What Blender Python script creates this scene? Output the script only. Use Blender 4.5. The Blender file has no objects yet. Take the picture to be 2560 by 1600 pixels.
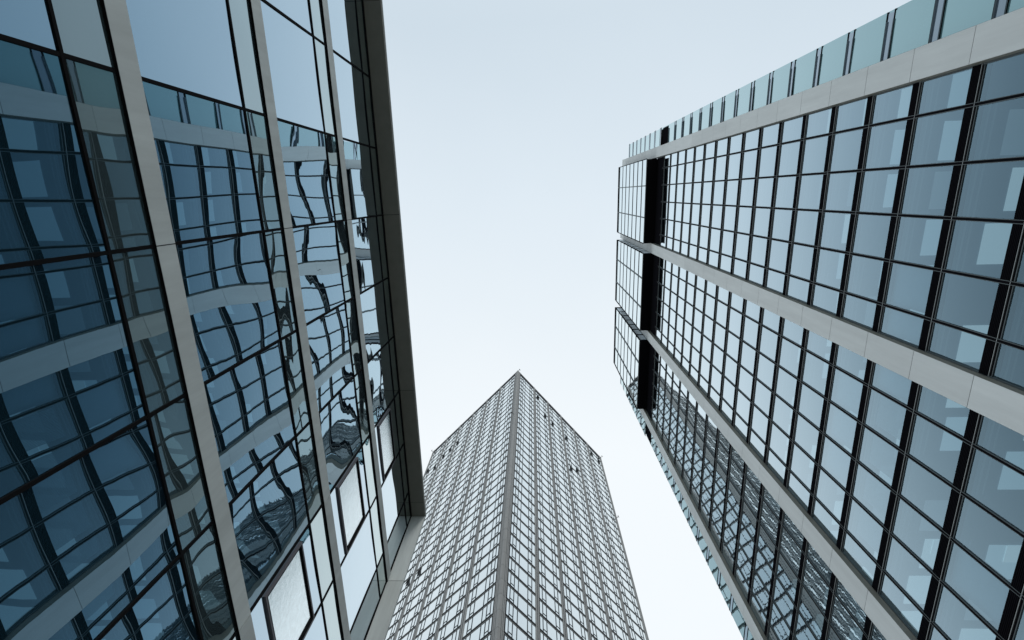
import bpy, math, random
from mathutils import Matrix, Vector
random.seed(7)
SC = bpy.context.scene
COL = SC.collection
CZ = 1.6                      # eye height above the pavement

# ------------------------------------------------------------------ camera
R = ((0.9987970359934657, -0.01777519835618962, -0.04570036339096465),
     (0.028739649744830335, 0.9673344421027488, 0.2518692312576281),
     (0.03973050997926633, -0.25287965407513946, 0.9666816265615197))
FPX = 1198.3
cam = bpy.data.cameras.new('camera'); camo = bpy.data.objects.new('camera', cam); COL.objects.link(camo)
M = Matrix(((R[0][0], -R[0][1], -R[0][2], 0), (R[1][0], -R[1][1], -R[1][2], 0), (R[2][0], -R[2][1], -R[2][2], CZ), (0, 0, 0, 1)))
camo.matrix_world = M
cam.sensor_width = 36; cam.sensor_fit = 'HORIZONTAL'; cam.lens = FPX / 2560 * 36
cam.clip_start = 0.1; cam.clip_end = 3000
SC.camera = camo

# ------------------------------------------------------------------ sky and sun
SUN_EL, SUN_AZ = math.radians(40), math.radians(165)     # azimuth from +Y towards +X
sd = Vector((math.sin(SUN_AZ) * math.cos(SUN_EL), math.cos(SUN_AZ) * math.cos(SUN_EL), math.sin(SUN_EL)))
W = bpy.data.worlds.new('World'); SC.world = W; W.use_nodes = True
nt = W.node_tree; nt.nodes.clear()
def N(nt, t, **k):
    n = nt.nodes.new(t)
    for a, b in k.items():
        if a in n.inputs.keys() if hasattr(n.inputs, 'keys') else False: n.inputs[a].default_value = b
        else: setattr(n, a, b)
    return n
out = N(nt, 'ShaderNodeOutputWorld'); bg = N(nt, 'ShaderNodeBackground'); bg.inputs['Strength'].default_value = 0.1
sky = N(nt, 'ShaderNodeTexSky', sky_type='NISHITA'); sky.sun_disc = False; sky.sun_elevation = SUN_EL; sky.sun_rotation = SUN_AZ
sky.air_density = 1.2; sky.dust_density = 4.0; sky.ozone_density = 1.5
tc = N(nt, 'ShaderNodeTexCoord'); sep = N(nt, 'ShaderNodeSeparateXYZ'); nt.links.new(tc.outputs['Generated'], sep.inputs[0])
# thin high cloud veil: a soft brightening towards the south (+Y) and a faint mottling
noi = N(nt, 'ShaderNodeTexNoise'); noi.inputs['Scale'].default_value = 1.7; noi.inputs['Detail'].default_value = 4
nt.links.new(tc.outputs['Generated'], noi.inputs['Vector'])
ma = N(nt, 'ShaderNodeMath', operation='MULTIPLY_ADD'); ma.inputs[1].default_value = 0.22; nt.links.new(noi.outputs['Fac'], ma.inputs[0]); nt.links.new(sep.outputs['Y'], ma.inputs[2])
ramp = N(nt, 'ShaderNodeValToRGB'); of = N(nt, 'ShaderNodeMath', operation='ADD'); of.inputs[1].default_value = 0.3; nt.links.new(ma.outputs[0], of.inputs[0]); nt.links.new(of.outputs[0], ramp.inputs[0])
cr = ramp.color_ramp
cr.elements[0].position = 0.1; cr.elements[0].color = (0.553, 0.645, 0.715, 1)
cr.elements[1].position = 0.88; cr.elements[1].color = (0.84, 0.885, 0.91, 1)
e_ = cr.elements.new(0.41); e_.color = (0.68, 0.76, 0.82, 1)
sc_ = N(nt, 'ShaderNodeMix', data_type='RGBA', blend_type='MULTIPLY'); sc_.inputs[0].default_value = 1.0
nt.links.new(ramp.outputs[0], sc_.inputs[6]); sc_.inputs[7].default_value = (10, 10, 10, 1)
sm = N(nt, 'ShaderNodeMix', data_type='RGBA'); sm.inputs[0].default_value = 0.9
nt.links.new(sky.outputs[0], sm.inputs[6]); nt.links.new(sc_.outputs[2], sm.inputs[7])
nt.links.new(sm.outputs[2], bg.inputs[0]); nt.links.new(bg.outputs[0], out.inputs[0])

sl = bpy.data.lights.new('sun', 'SUN'); sl.energy = 0.8; sl.angle = math.radians(14); sl.color = (1.0, 0.99, 0.965)
so = bpy.data.objects.new('sun', sl); COL.objects.link(so); so.rotation_euler = sd.to_track_quat('Z', 'Y').to_euler(); so.location = sd * 300
SC.view_settings.view_transform = 'Standard'; SC.view_settings.look = 'None'; SC.view_settings.gamma = 1
SC.view_settings.exposure = 0.25
SC.cycles.max_bounces = 12; SC.cycles.glossy_bounces = 6; SC.cycles.transparent_max_bounces = 12; SC.cycles.diffuse_bounces = 3

# ------------------------------------------------------------------ materials
def newmat(name):
    m = bpy.data.materials.new(name); m.use_nodes = True; m.node_tree.nodes.clear(); return m, m.node_tree
def plain(name, col, rough=0.6, metal=0.0, var=0.0, vscale=3.0, spec=0.5, streak=False, emit=None, bump=0.0):
    m, t = newmat(name); o = N(t, 'ShaderNodeOutputMaterial'); p = N(t, 'ShaderNodeBsdfPrincipled'); t.links.new(p.outputs[0], o.inputs[0])
    p.inputs['Roughness'].default_value = rough; p.inputs['Metallic'].default_value = metal; p.inputs['Specular IOR Level'].default_value = spec
    p.inputs['Base Color'].default_value = (*col, 1)
    if var:
        g = N(t, 'ShaderNodeNewGeometry'); mp = N(t, 'ShaderNodeMapping')
        mp.inputs['Scale'].default_value = (vscale, vscale, vscale * (0.12 if streak else 1))
        n = N(t, 'ShaderNodeTexNoise'); n.inputs['Scale'].default_value = 1; n.inputs['Detail'].default_value = 6; n.inputs['Roughness'].default_value = 0.65
        t.links.new(g.outputs['Position'], mp.inputs[0]); t.links.new(mp.outputs[0], n.inputs['Vector'])
        r = N(t, 'ShaderNodeValToRGB'); t.links.new(n.outputs['Fac'], r.inputs[0])
        r.color_ramp.elements[0].position = 0.3; r.color_ramp.elements[1].position = 0.7
        r.color_ramp.elements[0].color = (*[c * (1 - var) for c in col], 1); r.color_ramp.elements[1].color = (*[min(1, c * (1 + var)) for c in col], 1)
        ri = N(t, 'ShaderNodeMapRange'); t.links.new(g.outputs['Random Per Island'], ri.inputs[0]); ri.inputs[3].default_value = 1 - var * .7; ri.inputs[4].default_value = 1 + var * .7
        mx = N(t, 'ShaderNodeVectorMath', operation='SCALE'); t.links.new(r.outputs[0], mx.inputs[0]); t.links.new(ri.outputs[0], mx.inputs['Scale'])
        t.links.new(mx.outputs[0], p.inputs['Base Color'])
        if bump:
            b = N(t, 'ShaderNodeBump'); b.inputs['Distance'].default_value = bump; t.links.new(n.outputs['Fac'], b.inputs['Height']); t.links.new(b.outputs[0], p.inputs['Normal'])
    if emit:
        p.inputs['Emission Color'].default_value = (*emit[0], 1); p.inputs['Emission Strength'].default_value = emit[1]
    return m
def glass(name, body, r0, power, tint0, tint1=(1, 1, 1), trans=None, ripple=0.0, rscale=1.2, rough=0.0, stretch=(1, 1, 1), ripple2=0.0, rscale2=0.3):
    """coated facade glass: angle dependent mirror over a dark body or over what lies behind"""
    m, t = newmat(name); o = N(t, 'ShaderNodeOutputMaterial'); mix = N(t, 'ShaderNodeMixShader'); t.links.new(mix.outputs[0], o.inputs[0])
    lw = N(t, 'ShaderNodeLayerWeight'); lw.inputs[0].default_value = 0.5
    pw = N(t, 'ShaderNodeMapRange', interpolation_type='SMOOTHSTEP'); t.links.new(lw.outputs['Facing'], pw.inputs[0])
    pw.inputs[1].default_value = power[0]; pw.inputs[2].default_value = power[1]; pw.inputs[3].default_value = 0; pw.inputs[4].default_value = 1
    mr = N(t, 'ShaderNodeMath', operation='MULTIPLY_ADD'); mr.inputs[1].default_value = 1 - r0; mr.inputs[2].default_value = r0; t.links.new(pw.outputs[0], mr.inputs[0])
    t.links.new(mr.outputs[0], mix.inputs[0])
    gl = N(t, 'ShaderNodeBsdfGlossy'); gl.inputs['Roughness'].default_value = rough
    cm = N(t, 'ShaderNodeMix', data_type='RGBA'); cm.inputs[6].default_value = (*tint0, 1); cm.inputs[7].default_value = (*tint1, 1); t.links.new(pw.outputs[0], cm.inputs[0])
    t.links.new(cm.outputs[2], gl.inputs['Color'])
    df = N(t, 'ShaderNodeBsdfDiffuse'); df.inputs['Color'].default_value = (*body, 1)
    if trans:
        tr = N(t, 'ShaderNodeBsdfTransparent'); tr.inputs[0].default_value = (*trans, 1)
        ad = N(t, 'ShaderNodeMixShader'); ad.inputs[0].default_value = 0.10; t.links.new(tr.outputs[0], ad.inputs[1]); t.links.new(df.outputs[0], ad.inputs[2]); t.links.new(ad.outputs[0], mix.inputs[1])
    else: t.links.new(df.outputs[0], mix.inputs[1])
    t.links.new(gl.outputs[0], mix.inputs[2])
    if ripple:
        g = N(t, 'ShaderNodeNewGeometry'); prev = None
        for dist, s, st in ((ripple, rscale, stretch), (ripple2, rscale2, (1, 1, 1))):
            if not dist: continue
            mp = N(t, 'ShaderNodeMapping'); mp.inputs['Scale'].default_value = [s * q for q in st]
            n = N(t, 'ShaderNodeTexNoise'); n.inputs['Scale'].default_value = 1; n.inputs['Detail'].default_value = 0.5
            t.links.new(g.outputs['Position'], mp.inputs[0]); t.links.new(mp.outputs[0], n.inputs['Vector'])
            b = N(t, 'ShaderNodeBump'); b.inputs['Distance'].default_value = dist; b.inputs['Strength'].default_value = 1
            t.links.new(n.outputs['Fac'], b.inputs['Height'])
            if prev: t.links.new(prev.outputs[0], b.inputs['Normal'])
            prev = b
        t.links.new(prev.outputs[0], gl.inputs['Normal'])
    return m
MT = dict(
    stoneL=plain('pale_stone', (0.50, 0.53, 0.515), 0.75, var=0.13, vscale=2.6, streak=True, bump=0.004),
    stoneR=plain('pale_panel', (0.66, 0.69, 0.68), 0.6, var=0.075, vscale=1.5, streak=True),
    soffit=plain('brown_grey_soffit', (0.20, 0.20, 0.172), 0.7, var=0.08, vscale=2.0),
    joint=plain('dark_joint', (0.02, 0.02, 0.02), 0.8),
    frame=plain('brown_black_frame', (0.010, 0.010, 0.011), 0.75, spec=0.02),
    black=plain('black_louvre', (0.008, 0.008, 0.010), 0.7, spec=0.0),
    alu=plain('grey_aluminium', (0.060, 0.080, 0.085), 0.5),
    alu2=plain('light_aluminium', (0.28, 0.30, 0.30), 0.4, metal=0.3),
    plum=plain('plum_grey_frame', (0.09, 0.085, 0.10), 0.5),
    dark=plain('dark_wall', (0.03, 0.035, 0.04), 0.8),
    glassL=glass('blue_coated_glass', (0.008, 0.026, 0.038), 0.28, (.15, .95), (0.46, 0.76, 1.0), (0.92, 0.98, 1.0), ripple=0.00022, rscale=1.3, stretch=(1, .6, 3.2), ripple2=0.0016, rscale2=0.45),
    spandL=glass('green_spandrel_glass', (0.045, 0.068, 0.074), 0.16, (.15, 1.0), (0.62, 0.82, 0.90), (0.9, 0.98, 0.96), ripple=0.00022, rscale=1.3, stretch=(1, .6, 3.2), ripple2=0.0018, rscale2=0.5),
    frost=plain('frosted_sash_glass', (0.74, 0.83, 0.86), 0.16, metal=1.0, var=0.05, vscale=9.0, bump=0.002),
    glassR=glass('pale_blue_glass', (0.16, 0.21, 0.24), 0.10, (.20, .84), (0.50, 0.78, 0.96), (0.90, 0.975, 1.0), trans=(0.42, 0.55, 0.62), ripple=0.0004, rscale=2.0, stretch=(1, .5, 3.0), ripple2=0.0022, rscale2=0.5),
    glassB=glass('box_glass', (0.16, 0.22, 0.24), 0.17, (.1, .9), (0.68, 0.86, 0.98), (0.93, 0.99, 1.0), ripple=0.002, rscale=1.2, ripple2=0.004, rscale2=0.4),
    teal=glass('teal_glass', (0.13, 0.25, 0.27), 0.20, (.1, 1.0), (0.55, 0.82, 0.86), (0.88, 0.98, 0.98), ripple=0.002, rscale=1.0),
    tealsp=glass('grey_spandrel_glass', (0.10, 0.13, 0.17), 0.12, (.1, 1.0), (0.6, 0.75, 0.85), (0.9, 0.95, 1.0), ripple=0.002, rscale=1.0),
    glassT=glass('silver_tower_glass', (0.16, 0.19, 0.195), 0.58, (.1, .9), (0.88, 0.95, 0.97), (0.95, 0.98, 0.975), ripple=0.002, rscale=1.2),
    stoneT=plain('grey_tower_cladding', (0.27, 0.27, 0.262), 0.6, var=0.06, vscale=0.6),
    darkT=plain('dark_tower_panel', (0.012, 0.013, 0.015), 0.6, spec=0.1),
    lineT=plain('slate_frame', (0.045, 0.055, 0.062), 0.6, spec=0.2),
    ceil=plain('office_ceiling', (0.20, 0.25, 0.29), 0.8, emit=((0.5, 0.7, 0.8), 0.02)),  # weak glow added for missing room bounce
    panel=plain('glow_ceiling_panel', (0.7, 0.75, 0.72), 0.8, emit=((0.80, 0.97, 1.0), 0.35)),  # white panel, glow added in place of bounced daylight
    panel2=plain('faint_glow_ceiling_panel', (0.6, 0.68, 0.70), 0.8, emit=((0.7, 0.92, 1.0), 0.28)),  # same panel with less added glow
    panel3=plain('ceiling_trim', (0.45, 0.52, 0.55), 0.8, emit=((0.7, 0.9, 1.0), 0.09)),  # slight added glow, no lamp
    trim=plain('ceiling_rail', (0.26, 0.31, 0.35), 0.8, emit=((0.6, 0.8, 0.9), 0.035)),  # faint glow added here too
    blind=plain('roller_blind', (0.55, 0.60, 0.62), 0.8, var=0.03),
    ground=plain('stone_paving', (0.22, 0.22, 0.21), 0.85, var=0.15, vscale=0.7),
)

# ------------------------------------------------------------------ mesh building
class Face:
    """a facade plane: u along the wall, z up, o outwards"""
    def __init__(s, org, u, n): s.o = Vector(org); s.u = Vector(u); s.n = Vector(n); s.flip = s.u.cross(Vector((0, 0, 1))).dot(s.n) < 0
    def p(s, u, z, o): q = s.o + s.u * u + s.n * o; return (q.x, q.y, s.o.z + z)
class MB:
    def __init__(s): s.v = []; s.f = []; s.m = []; s.mats = []; s.smooth = []; s.c = []
    def mi(s, m):
        if m not in s.mats: s.mats.append(m)
        return s.mats.index(m)
    def box(s, F, u0, u1, z0, z1, o0, o1, m, skip=()):
        b = len(s.v); k = s.mi(m)
        for u, z, o in ((u0, z0, o0), (u1, z0, o0), (u1, z1, o0), (u0, z1, o0), (u0, z0, o1), (u1, z0, o1), (u1, z1, o1), (u0, z1, o1)): s.v.append(F.p(u, z, o))
        q = dict(back=(0, 3, 2, 1), front=(4, 5, 6, 7), bottom=(0, 1, 5, 4), top=(3, 7, 6, 2), left=(0, 4, 7, 3), right=(1, 2, 6, 5))
        for n, idx in q.items():
            if n in skip: continue
            if F.flip: idx = idx[::-1]
            s.f.append([b + i for i in idx]); s.m.append(k); s.smooth.append(False)
        return s
    def quad(s, F, pts, m):
        b = len(s.v); s.v += [F.p(*p) for p in pts]; idx = list(range(len(pts)))
        if F.flip: idx = idx[::-1]
        s.f.append([b + i for i in idx]); s.m.append(s.mi(m)); s.smooth.append(False); return s
    def grid(s, F, u0, u1, z0, z1, nu, nz, fn, m):
        b = len(s.v); k = s.mi(m)
        for j in range(nz + 1):
            for i in range(nu + 1):
                a, c = i / nu, j / nz; s.v.append(F.p(u0 + (u1 - u0) * a, z0 + (z1 - z0) * c, fn(a, c)))
        for j in range(nz):
            for i in range(nu):
                q = [b + j * (nu + 1) + i, b + j * (nu + 1) + i + 1, b + (j + 1) * (nu + 1) + i + 1, b + (j + 1) * (nu + 1) + i]
                if F.flip: q = q[::-1]
                s.f.append(q); s.m.append(k); s.smooth.append(True)
        return s
    def add(s, o):
        b = len(s.v); s.v += o.v; mp = [s.mi(m) for m in o.mats]
        for f, k, sm_ in zip(o.f, o.m, o.smooth): s.f.append([b + i for i in f]); s.m.append(mp[k]); s.smooth.append(sm_)
        return s
    def build(s, name, parent=None):
        me = bpy.data.meshes.new(name); me.from_pydata(s.v, [], s.f)
        for m in s.mats: me.materials.append(MT[m])
        me.polygons.foreach_set('material_index', s.m); me.polygons.foreach_set('use_smooth', s.smooth); me.update()
        o = bpy.data.objects.new(name, me); COL.objects.link(o)
        if parent: o.parent = parent; o.matrix_parent_inverse = parent.matrix_world.inverted()
        return o
def thing(name, loc, label, cat):
    o = bpy.data.objects.new(name, None); COL.objects.link(o); o.location = loc; o.matrix_world = Matrix.Translation(loc)
    o['label'] = label; o['category'] = cat; return o
def seen(pt):
    d = Vector(pt) - Vector((0, 0, CZ))
    c = [sum(R[i][j] * d[i] for i in range(3)) for j in range(3)]
    if c[2] < 1: return 0
    x = 1280 + FPX * c[0] / c[2]; y = 800 + FPX * c[1] / c[2]
    if not (-60 < x < 2620 and -60 < y < 1660): return 0
    return 1 / d.length_squared
def emit_parts(name, items, parent, subname=None, limit=100):
    """items: (centre, main MB, sub MB or None). The largest in view become parts, the rest one part."""
    items = sorted(items, key=lambda t: -seen(t[0]))
    near = [t for t in items if seen(t[0]) > 0][:limit]; rest = items[len(near):]
    for c, a, b in near:
        o = a.build(name, parent)
        if b: b.build(subname, o)
    if rest:
        A = MB(); B = MB()
        for c, a, b in rest:
            A.add(a)
            if b: B.add(b)
        o = A.build(name, parent); o['kind'] = 'stuff'
        if B.f: q = B.build(subname, o); q['kind'] = 'stuff'

# ------------------------------------------------------------------ ground
G = Face((0, 0, 0), (1, 0, 0), (0, -1, 0))
gm = MB(); gm.v = [(-1500, -1500, 0), (1500, -1500, 0), (1500, 1500, 0), (-1500, 1500, 0)]; gm.f = [[0, 1, 2, 3]]; gm.m = [gm.mi('ground')]; gm.smooth = [False]
go = gm.build('ground'); go['kind'] = 'structure'

# ================================================================== LEFT BUILDING
D = 5.2
FL = Face((-D, 0, CZ), (0, 1, 0), (1, 0, 0))
bl = thing('glass_office_building', (-D, 0, 0), 'low dark blue mirror glass building on the left with thin stone ledges and projecting frame', 'building')
LP = 0.675 * D; MU = 0.4215 * D
modL = [0.1035 * D + MU * i for i in range(-6, 6)]; YE = 2.44 * D
cols = [(modL[i], modL[i + 1]) for i in range(len(modL) - 1)] + [(modL[-1], YE)]
Y0 = modL[0]
lev = [1.2354 * D + LP * k for k in range(-2, 3)]         # underside of each stone ledge
SOF = 3.25 * D
body = MB().box(FL, Y0 - 9, YE + .12, -CZ, SOF - .3, -16, -.25, 'dark'); body.build('building_core', bl)
body = MB().box(FL, Y0 - 9, YE, -CZ, lev[0], -.2, .05, 'stoneL'); body.build('plinth', bl)
win, spn = [], []
for k, z in enumerate(lev):
    zt = z + .0686 * D; ztr = (1.770 - 1.2354) * D + z if k < 4 else 3.113 * D - 0.0
    ztop = z + LP if k < 4 else SOF
    # stone ledge with joints every third module, black strip below painted as its underside's shade
    st = MB(); js = [Y0 - 9] + [modL[i] for i in range(0, 12, 3)] + [YE]
    for a, b in zip(js[:-1], js[1:]): st.box(FL, a + .008, b - .008, z, zt, -.15, .044, 'stoneL')
    st.box(FL, Y0 - 9, YE, z + .005, zt - .005, -.15, .030, 'joint')
    o = st.build('stone_ledge', bl)
    MB().box(FL, Y0 - 9, YE, z - .008, z, -.15, .042, 'frame').build('shade_strip', o)
    MB().box(FL, Y0 - 9, YE, ztr - .023, ztr + .023, -.1, .022, 'frame').build('transom', bl)
    for ci, (a, b) in enumerate(cols):
        for kind, z0, z1, lst in (('glassL', zt, ztr, win), ('spandL', ztr, ztop, spn)):
            A = random.uniform(-.002, .002); tx = random.uniform(-.003, .003); tz = random.uniform(-.0025, .0025); B = random.uniform(-.0009, .0009); ph = random.uniform(0, 6.28)
            if kind == 'spandL': A *= .5; B *= .5
            cz_ = random.uniform(.0046, .0078) * ((z1 - z0) / 2.35) ** 2; cy_ = random.uniform(.004, .007)
            T = random.uniform(.0010, .0022) * (z1 - z0) * (1 if kind == 'glassL' else .5); T2_ = random.uniform(-.0012, .0012) * (b - a); ph2 = random.uniform(0, 6.28)
            fn = lambda p, q, A=A, tx=tx, tz=tz, B=B, ph=ph, cz_=cz_, cy_=cy_, T=T, T2_=T2_, ph2=ph2: T * (q - .5) * math.sin(6.0 * p + ph) + T2_ * (p - .5) * math.sin(5.0 * q + ph2) + cz_ * ((2 * q - 1) ** 2 - 1) + cy_ * ((2 * p - 1) ** 2 - 1) + .004 + A * math.sin(math.pi * p) * math.sin(math.pi * q) + tx * (p - .5) + tz * (q - .5) + B * math.sin(2 * math.pi * p + ph) * math.sin(2 * math.pi * q + ph * .7)
            pane = MB().grid(FL, a, b, z0, z1, 20, 22 if kind == 'glassL' else 8, fn, kind)
            lst.append((FL.p((a + b) / 2, (z0 + z1) / 2, 0), pane, None, ci, k, (a, b, z0, z1)))
for c, pane, _, ci, k, (a, b, z0, z1) in win:
    if a <= -2.3 * D: continue
    w = pane.build('window', bl)
    if ci == 9 and k >= 1:       # outward opening sash column near the corner
        t_ = .05; s0, s1 = a + .10, b - .02; v0 = z0 + (.47 if k < 4 else .38); v1 = v0 + (1.50 if k < 4 else 1.37)
        fr = MB()
        for q in ((s0, s1, v0, v0 + t_), (s0, s1, v1 - t_, v1), (s0, s0 + t_, v0 + t_, v1 - t_), (s1 - t_, s1, v0 + t_, v1 - t_)): fr.box(FL, *q, -.02, .040, 'plum')
        for q in ((s0 + .05, s1 - .05, v1 - .085, v1 - .05), (s1 - .12, s1 - .05, v0 + .05, v1 - .085), (s0 + .05, s0 + .065, v0 + .05, v1 - .085), (s0 + .05, s1 - .05, v0 + .05, v0 + .062)): fr.box(FL, *q, -.02, .044, 'frame')  # wide black bars at top and right painted as the recess shadow
        sash = fr.build('sash_frame', w)
        MB().box(FL, s0 + .05, s1 - .05, v0 + .05, v1 - .05, -.01, .012, 'frost').build('sash_glass', w)
for c, pane, _, ci, k, (a, b, z0, z1) in spn:
    if a <= -2.3 * D: continue
    pane.build('spandrel_panel', bl)
for y in modL: MB().box(FL, y - .026, y + .026, lev[0], SOF, -.1, .020, 'frame').build('mullion', bl)
far = MB(); 
# projecting surround: roof slab and end fin, thin edged
co = MB(); js = [Y0 - 9] + [modL[i] for i in range(0, 12, 3)] + [2.317 * D]
PR = .577
for a, b in zip(js, js[1:] + [YE + .10]): co.box(FL, a + .008, b - .008, SOF, SOF + .09, -.1, PR, 'soffit')
co.box(FL, Y0 - 9, YE + .1, SOF + .006, SOF + .084, -.1, PR - .012, 'joint')
o = co.build('roof_slab', bl)
MB().box(FL, Y0 - 9, YE + .10, SOF + .092, SOF + .16, -16, PR + .012, 'stoneL').build('roof_edge', o)
MB().box(FL, Y0 - 9, YE, SOF - .05, SOF - .002, -.1, .03, 'frame').build('shade_strip', o)  # same dark strip, painted as shade under the roof slab
fi = MB(); zj = [-CZ] + [l + .04 for l in lev] + [SOF - .003]
for a, b in zip(zj[:-1], zj[1:]): fi.box(FL, YE, YE + .10, a + .008, b - .008, -.3, PR, 'stoneL')
fi.box(FL, YE + .006, YE + .094, -CZ, SOF - .01, -.3, PR - .012, 'joint')
o = fi.build('end_fin', bl)
MB().box(FL, YE - .05, YE - .002, lev[0], SOF - .05, -.1, .022, 'frame').build('edge_frame', o)

# ================================================================== RIGHT BUILDING
E_ = 20.0
FR = Face((E_, 0, CZ), (0, 1, 0), (-1, 0, 0))
br = thing('gridded_glass_tower', (E_, 0, 0), 'tall pale blue glass building on the right with black floor strips and pale vertical bands', 'building')
ZF = [E_ * (1.2295 + .1744 * k) for k in range(-8, 26)]; K0 = -8
fz = lambda k: ZF[k - K0]
SH = .60; ZSOF = 4.03 * E_; ZTOP = 5.27 * E_; Z386 = 3.86 * E_
bandc = [-.292, .458, 1.208, 1.958]; BH = .0390
bands = [((c - BH) * E_, (c + BH) * E_) for c in bandc]
YN, YS = -.466 * E_, 2.145 * E_
MB().box(FR, YN + .3, YS - .3, -CZ, 5.30 * E_, -28, -9, 'dark').build('building_core', br)
def pane(F, a, b, z0, z1, mat, o=0.0, s=.004, nu=1, nz=1, pil=.0):
    t = [random.uniform(-s, s) for _ in range(3)]; A = random.uniform(-pil, pil)
    return MB().grid(F, a, b, z0, z1, nu, nz, lambda p, q: o + t[0] * (p - .5) + t[1] * (q - .5) + A * math.sin(math.pi * p) * math.sin(math.pi * q), mat)
win, spd, cei = [], [], []
bays = [(bands[i][1], bands[i + 1][0], [(-.042 + .75 * i + .125 * (j - 1)) * E_ for j in range(5)]) for i in range(3)]
bays[0] = (bays[0][0], bays[0][1], [y * E_ for y in (-.167, -.042, .083, .208, .333)])
bays[1] = (bays[1][0], bays[1][1], [y * E_ for y in (.583, .708, .833, .958, 1.083)])
bays[2] = (bays[2][0], bays[2][1], [y * E_ for y in (1.333, 1.458, 1.583, 1.708, 1.833)])
drawn = {(0, 1), (0, 2), (0, 3), (1, 4), (1, 5), (1, 6), (3, 9), (4, 9), (-1, 12), (-2, 6)}       # roller blind down
ribbed = {(0, 4), (0, 5), (0, 6), (0, 7), (0, 8), (0, 9)}                                  # vertical slat blind down
def strip(F, y0, y1, zt, h, o=.05, ribs=True):
    m = MB(); z = zt - h
    m.box(F, y0, y1, z, zt, -.3, o - .03, 'black')
    if ribs:
        n = 6; s = (h * .72) / n
        for i in range(n): m.box(F, y0, y1, zt - (i + 1) * s + s * .30, zt - i * s, o - .03, o + .005, 'black', skip=('back',))
    m.box(F, y0, y1, z + h * .17, z + h * .215, o - .03, o + .012, 'alu2', skip=('back',))
    m.box(F, y0, y1, z - .035, z, -.1, o - .01, 'alu', skip=('back',))
    return m
for bi, (ya, yb, ms) in enumerate(bays):
    ed = [ya] + ms + [yb]
    for k in range(-7, 16):
        zt = fz(k)
        if zt > ZSOF: break
        spd.append((FR.p((ya + yb) / 2, zt - .3, 0), strip(FR, ya + .05, yb - .05, zt, SH), None))
        z1 = fz(k + 1) - SH if k < 15 else Z386
        z0 = zt
        if z0 > Z386 - 1: continue
        for mi_, (a, b) in enumerate(zip(ed[:-1], ed[1:])):
            w = pane(FR, a, b, z0, z1, 'glassR', s=.006, nu=2, nz=3, pil=.003)
            win.append((FR.p((a + b) / 2, (z0 + z1) / 2, 0), w, None, k, round((a / E_ - .083) / .125)))
            key = (k, round((a / E_ - .083) / .125))
    # edge reveals and frames of the bay
    for y0, y1 in ((ya + .004, ya + .10), (yb - .10, yb - .004)):
        MB().box(FR, y0, y1, -CZ, ZSOF, -.2, .03, 'alu').build('edge_frame', br)
    for y in ms:
        m = MB(); m.box(FR, y - .06, y + .06, -CZ, Z386, -.15, .06, 'black')
        for s_ in (-1, 1): m.box(FR, y + s_ * .072 - .014, y + s_ * .072 + .014, -CZ, Z386, .0, .07, 'alu')
        m.build('mullion', br)
emit_win = []
for c, w, _, k, mi_ in win:
    sub = None
    cy = (mi_ * .125 + .083) * E_
    if (k, mi_) in drawn:
        a = w.v; ys = [p[1] for p in a]; zs = [p[2] - CZ for p in a]
        sub = MB().box(FR, min(ys) + .1, max(ys) - .1, min(zs), max(zs), -.32, -.30, 'blind')
    elif (k, mi_) in ribbed:
        a = w.v; ys = [p[1] for p in a]; zs = [p[2] - CZ for p in a]; sub = MB(); y = min(ys) + .35
        zz0, zz1 = min(zs) + .02, min(zs) + 2.35
        while y < max(ys) - .35: sub.box(FR, y, y + .045, zz0, zz1, -.30, -.26, 'blind'); y += .085
    emit_win.append((c, w, sub))
emit_parts('window', emit_win, br, 'window_blind')
emit_parts('spandrel', spd, br)
# interiors: floors, ceilings with panels given added glow, seen up through the panes
for k in range(-4, 15):
    zc = fz(k + 1) - SH - .02
    ce = MB().quad(FR, [(YN + .4, zc, -8.9), (YS - .4, zc, -8.9), (YS - .4, zc, -.31), (YN + .4, zc, -.31)], 'ceil')
    o = ce.build('ceiling', br)
    pn = MB()
    for i in range(-4, 15):
        y = (.083 + .125 * i) * E_; rr = random.random()
        if rr < .10: continue
        d = -1.40 if rr < .7 else -1.40 - random.uniform(.15, .7)
        pn.box(FR, y + .28, y + .125 * E_ - .28, zc - .05, zc - .01, -7.5, d, random.choice(['panel', 'panel', 'panel2', 'panel3']))
        if rr > .8: pn.box(FR, y + .28, y + 1.2, zc - .09, zc - .055, -7.5, d - random.uniform(.3, 1), 'panel')
        for q in range(2): pn.box(FR, y, y + .125 * E_, zc - .03, zc - .01, -.55 - q * .27, -.47 - q * .27, 'trim')
    pn.build('glow_panel', o)
    MB().quad(FR, [(YN + .4, fz(k) - .05, -8.9), (YS - .4, fz(k) - .05, -8.9), (YS - .4, fz(k) - .05, -.31), (YN + .4, fz(k) - .05, -.31)], 'ceil').build('floor_slab', br)
MB().quad(FR, [(YN + .4, -CZ, -8.95), (YS - .4, -CZ, -8.95), (YS - .4, ZSOF, -8.95), (YN + .4, ZSOF, -8.95)], 'ceil').build('back_wall', br)
# pale vertical bands, one panel per floor, standing 0.4 m proud
for y0, y1 in bands:
    m = MB(); zs = [-CZ] + [z - .2 for z in ZF if z > 0 and z < 5.3 * E_] + [5.46 * E_]
    for a, b in zip(zs[:-1], zs[1:]): m.box(FR, y0, y1, a + .012, b - .012, -.3, .40, 'stoneR')
    m.box(FR, y0 + .012, y1 - .012, -CZ, 5.46 * E_ - .03, -.3, .39, 'joint')
    o = m.build('vertical_band', br)
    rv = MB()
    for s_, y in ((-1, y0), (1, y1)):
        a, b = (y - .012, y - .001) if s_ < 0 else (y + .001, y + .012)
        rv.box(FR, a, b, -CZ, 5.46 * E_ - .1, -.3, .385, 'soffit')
    rv.build('band_return', o)
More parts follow.
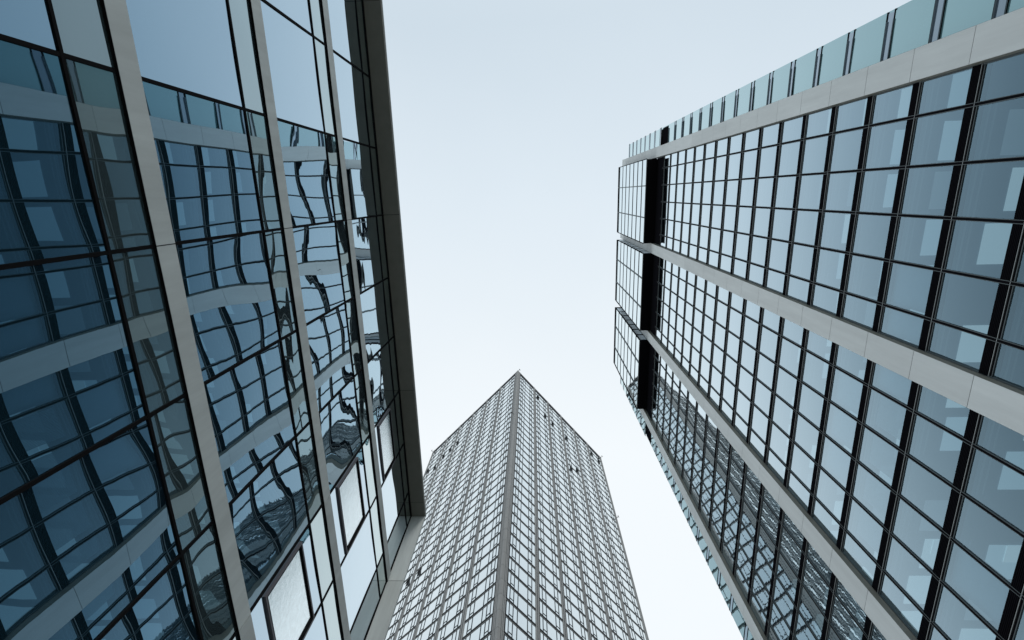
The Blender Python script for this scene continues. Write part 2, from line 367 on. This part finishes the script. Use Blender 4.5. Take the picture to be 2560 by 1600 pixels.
# corner bays of teal glass with paired thin transoms
fins, ftr = [], []
for (ya, yb) in ((YN, bands[0][0] - .01), (bands[3][1] + .01, YS)):
    OF = -.40 if ya < 0 else -.05
    MB().box(FR, ya + .1, yb, -CZ, 5.2 * E_, -9, OF - .25, 'dark').build('corner_wall', br)
    for k in range(-7, 24):
        zt = fz(k)
        if zt > ZTOP - .3: break
        gap = (k == 15)
        if gap:
            MB().box(FR, ya, yb, 3.83 * E_, 3.985 * E_, -.9, OF + .02, 'black').build('louvre_gap', br); continue
        z1 = fz(k + 1) - SH if k < 23 else ZTOP
        if k == 14: z1 = 3.83 * E_
        oo = OF + (.25 if k > 15 else 0)
        fins.append((FR.p((ya + yb) / 2, (zt + z1) / 2, OF), pane(FR, ya, yb, zt + (.0 if k != 16 else -.4), z1, 'teal', o=oo, s=.02), None))
        m = pane(FR, ya, yb, zt - SH, zt, 'tealsp', o=oo, s=.0)
        for z in (zt, zt - SH): m.box(FR, ya - (.10 if ya < 0 else .0), yb + (.10 if ya > 0 else 0), z - .04, z + .04, oo - .05, oo + .03, 'black')
        ftr.append((FR.p((ya + yb) / 2, zt - .3, OF), m, None))
    ce = ya if ya < 0 else yb
    MB().box(FR, ce - .12, ce + .12, -CZ, 5.27 * E_, OF - .6, OF - .02, 'teal').build('corner_glass_edge', br)
emit_parts('corner_window', fins, br)
emit_parts('corner_spandrel', ftr, br)
# dark louvred floor and the three cantilevered boxes above it
QB = .085 * E_
for bi, (ya, yb, ms) in enumerate(bays):
    MB().box(FR, ya, yb, Z386, ZSOF, -.3, -.02, 'black').build('louvre_floor', br)
    y0, y1 = ya + .04 * (bi > 0), yb - .04
    if bi == 0: y0, y1 = -.248 * E_, .4185 * E_ - .0
    if bi == 2: y1 = 1.905 * E_
    bx = MB().box(FR, y0 + .05, y1 - .05, ZSOF, ZTOP - .02, -6, QB - .1, 'black').build('cantilevered_box', br)
    fm = [y0] + [ (-.042 + .75 * bi) * E_, (.208 + .75 * bi) * E_] + [y1]
    for k in range(16, 24):
        zt = max(fz(k), ZSOF + .01)
        z1 = min(fz(k + 1) - SH if k < 23 else ZTOP, ZTOP)
        if z1 - zt > .3:
            for a, b in zip(fm[:-1], fm[1:]):
                pane(FR, a, b, zt, z1, 'glassB', o=QB, s=.006, nu=2, nz=2, pil=.004).build('box_window', bx)
        if k > 16: strip(FR, y0, y1, fz(k), SH, o=QB + .03, ribs=False).build('box_spandrel', bx)
    for y in fm[1:-1]: MB().box(FR, y - .08, y + .08, ZSOF + .02, ZTOP, QB - .05, QB + .12, 'alu').build('box_mullion', bx)
    MB().box(FR, y0 - .02, y0 + .06, ZSOF, ZTOP, QB - .08, QB + .1, 'black').box(FR, y1 - .06, y1 + .02, ZSOF, ZTOP, QB - .08, QB + .1, 'black').box(FR, y0, y1, ZSOF - .04, ZSOF + .02, QB - .05, QB + .06, 'alu2').box(FR, y0, y1, ZTOP, ZTOP + .25, -5, QB + .1, 'black').build('box_frame', bx)
    # north return of the box: small dark-framed panes
    rt = MB()
    for k in range(16, 24):
        za = fz(k) if k > 16 else ZSOF
        zb = min(fz(k + 1), ZTOP)
        rt.box(FR, y0 - .05, y0 + .03, za + .05, zb - SH, QB * .30, QB - .12, 'tealsp').box(FR, y0 - .05, y0 + .03, za + .05, zb - SH, QB * .26, QB * .28, 'alu2')
    if bi: rt.build('box_side', bx)

# ================================================================== CENTRE TOWER
import mathutils
dc = 68.5; H = 181.3
C2 = Vector((-.0990 * dc, .9951 * dc, CZ))
T1 = Vector((-.71455694, .69957729, 0)); T2 = Vector((.65177942, .75840859, 0))
n1 = Vector((-T1.y, T1.x, 0));  n1 = n1 if n1.dot(C2) < 0 else -n1
n2 = Vector((-T2.y, T2.x, 0));  n2 = n2 if n2.dot(C2) < 0 else -n2
bt = thing('corner_skyscraper', (C2.x, C2.y, 0), 'very tall tower seen corner first, silver windows in a dark grid with grey pilasters', 'building')
WT = 51.9
FA = Face(C2, T1, n1); FB = Face(C2, T2, n2)
tb = [(1.45, 9.45), (10.4, 17.55), (18.45, 25.7), (26.6, 33.9), (34.9, 42.1), (43.1, 50.7)]
L0 = 70.15; P = 3.44
pts = [C2 + T1 * .8 + T2 * .8, C2 + T1 * WT + T2 * .8, C2 + T1 * WT + T2 * WT, C2 + T1 * .8 + T2 * WT]
cm = MB(); cm.v = [(p.x, p.y, 0) for p in pts] + [(p.x, p.y, H + CZ - .6) for p in pts]
cm.f = [[0, 1, 2, 3], [7, 6, 5, 4]] + [[i, i + 4, (i + 1) % 4 + 4, (i + 1) % 4] for i in range(4)]; cm.m = [cm.mi('darkT')] * 6; cm.smooth = [False] * 6
cm.build('building_core', bt)
kmin = -18; kmax = 31
wins, bandsT = [], []
RD = -.05     # glass recess
openings = {('B', 1, 30): [11.5], ('B', 1, 27): [15.5], ('B', 2, 27): [19.8], ('B', 3, 27): [27.6], ('B', 3, 21): [27.9], ('B', 3, 22): [31.5], ('B', 5, 30): [44.2, 49.0],
            ('A', 3, 27): [32.3], ('A', 4, 27): [36.6, 40.5], ('A', 5, 26): [44.5], ('A', 5, 27): [49.6], ('A', 4, 8): [36.3], ('A', 3, 8): [32.0]}
op = []
for nm, F in (('A', FA), ('B', FB)):
    for k in range(kmin, kmax + 1):
        z = L0 + P * k; zg0, zg1 = z, z + P - .54
        if k == kmax: zg1 = H - 3.0
        for bi, (a, b) in enumerate(tb):
            # order from the level line down: black strip, then pale trim, then the glass below
            g = pane(F, a, b, zg0, zg1, 'glassT', o=RD, s=.012)
            fr = MB(); L = b - a
            if bi == 0: xs = [2.44, 3.45, 4.57, 7.25, 8.39]; cas = [(2.44, 3.45), (7.25, 8.39)]
            else: xs = [a + q * L / 7.15 for q in (1.13, 2.22, 5.0, 6.1)]; cas = [(xs[0], xs[1]), (xs[2], xs[3])]
            for x in xs: fr.box(F, x - .055, x + .055, zg0, zg1, RD - .02, RD + .07, 'lineT', skip=('back', 'top', 'bottom'))
            fr.box(F, a + .2, b, zg0 + .002, zg0 + .06, RD - .02, RD + .05, 'lineT', skip=('back',))
            for x0, x1 in cas: fr.box(F, x0 + .045, x1 - .045, zg0 + .55, zg0 + .65, RD - .02, RD + .06, 'lineT', skip=('back', 'left', 'right'))
            wins.append((F.p((a + b) / 2, z + 1.5, 0), g, fr))
            m = MB()
            m.box(F, a, b, z - .46, z, RD - .15, .0, 'darkT').box(F, a, b, z - .54, z - .46, RD - .15, .02, 'stoneT')
            m.box(F, a, a + .27, z + .002, zg1 - .16, RD - .1, .01, 'darkT')  # dark strip painted as the pilaster side's reflection in the glass
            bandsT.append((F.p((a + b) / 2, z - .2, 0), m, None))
            for x in openings.get((nm, bi, k), []):
                s = MB(); z0 = zg0 + .7; z1 = zg1 - .1
                s.box(F, x - .05, x + .95, z0, z1, RD - .02, RD + .06, 'lineT')
                # top hung sash pushed outwards
                for dz in (0,):
                    s.quad(F, [(x, z0, RD + .55), (x + .9, z0, RD + .55), (x + .9, z1, RD + .08), (x, z1, RD + .08)], 'darkT')
                    s.quad(F, [(x, z0 + .02, RD + .50), (x, z1, RD + .04), (x + .9, z1, RD + .04), (x + .9, z0 + .02, RD + .50)], 'darkT')
                op.append(s)
    ed = [tb[i][1] for i in range(6)]; st = [tb[i][0] for i in range(1, 6)] + [WT]
    for a, b in zip(ed, st):
        m = MB()
        for k in range(kmin - 3, kmax + 2):
            z = L0 + P * k - .25; m.box(F, a, b, z + .02, min(z + P - .02, H), RD - .2, .05, 'stoneT')
        m.box(F, a + .02, b - .02, -CZ, H - .05, RD - .2, .03, 'joint')
        m.box(F, (a + b) / 2 - .07, (a + b) / 2 + .07, -CZ, H - .05, .0, .07, 'lineT')
        m.build('pilaster', bt)
    # dark parapet strip with a pale top line
    for a, b in tb: MB().box(F, a, b, H - 3.0, H - .25, RD - .2, -.05, 'darkT').box(F, a, b, H - .25, H, RD - .2, -.02, 'stoneT').build('parapet_panel', bt)
emit_parts('window', wins, bt, 'window_frame')
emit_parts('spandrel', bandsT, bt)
for s in op: s.build('open_window', bt)
# corner pilaster: two faces with horizontal joints
m = MB()
for k in range(kmin - 3, kmax + 2):
    z = L0 + P * k - .25
    if k == kmax + 1: z1 = H
    for F in (FA, FB): m.box(F, .0, 1.45, z + .025, min(z + P - .025, H), -.5, .0, 'stoneT')
for F in (FA, FB):
    m.box(F, .02, 1.43, -CZ, H - .05, -.5, -.03, 'joint')
    m.box(F, .70, .76, -CZ, H - .05, -.02, .02, 'lineT'); m.box(F, 1.1, 1.15, -CZ, H - .05, -.02, .02, 'lineT')
m.build('corner_pilaster', bt)
# small brackets on the edges
def bracket(F, u, z):
    m = MB(); m.box(F, u - .05, u + .05, z, z + .1, -.1, .9, 'darkT').box(F, u - .35, u + .35, z, z + .12, .75, .9, 'darkT').box(F, u - .06, u + .06, z, z + .8, .78, .88, 'darkT'); m.build('edge_bracket', bt)
bracket(FB, .2, H - .5); bracket(FB, WT - .3, H - .5); bracket(FA, .4, 142); bracket(FB, WT - .3, 142); bracket(FA, WT - .3, H - .5)
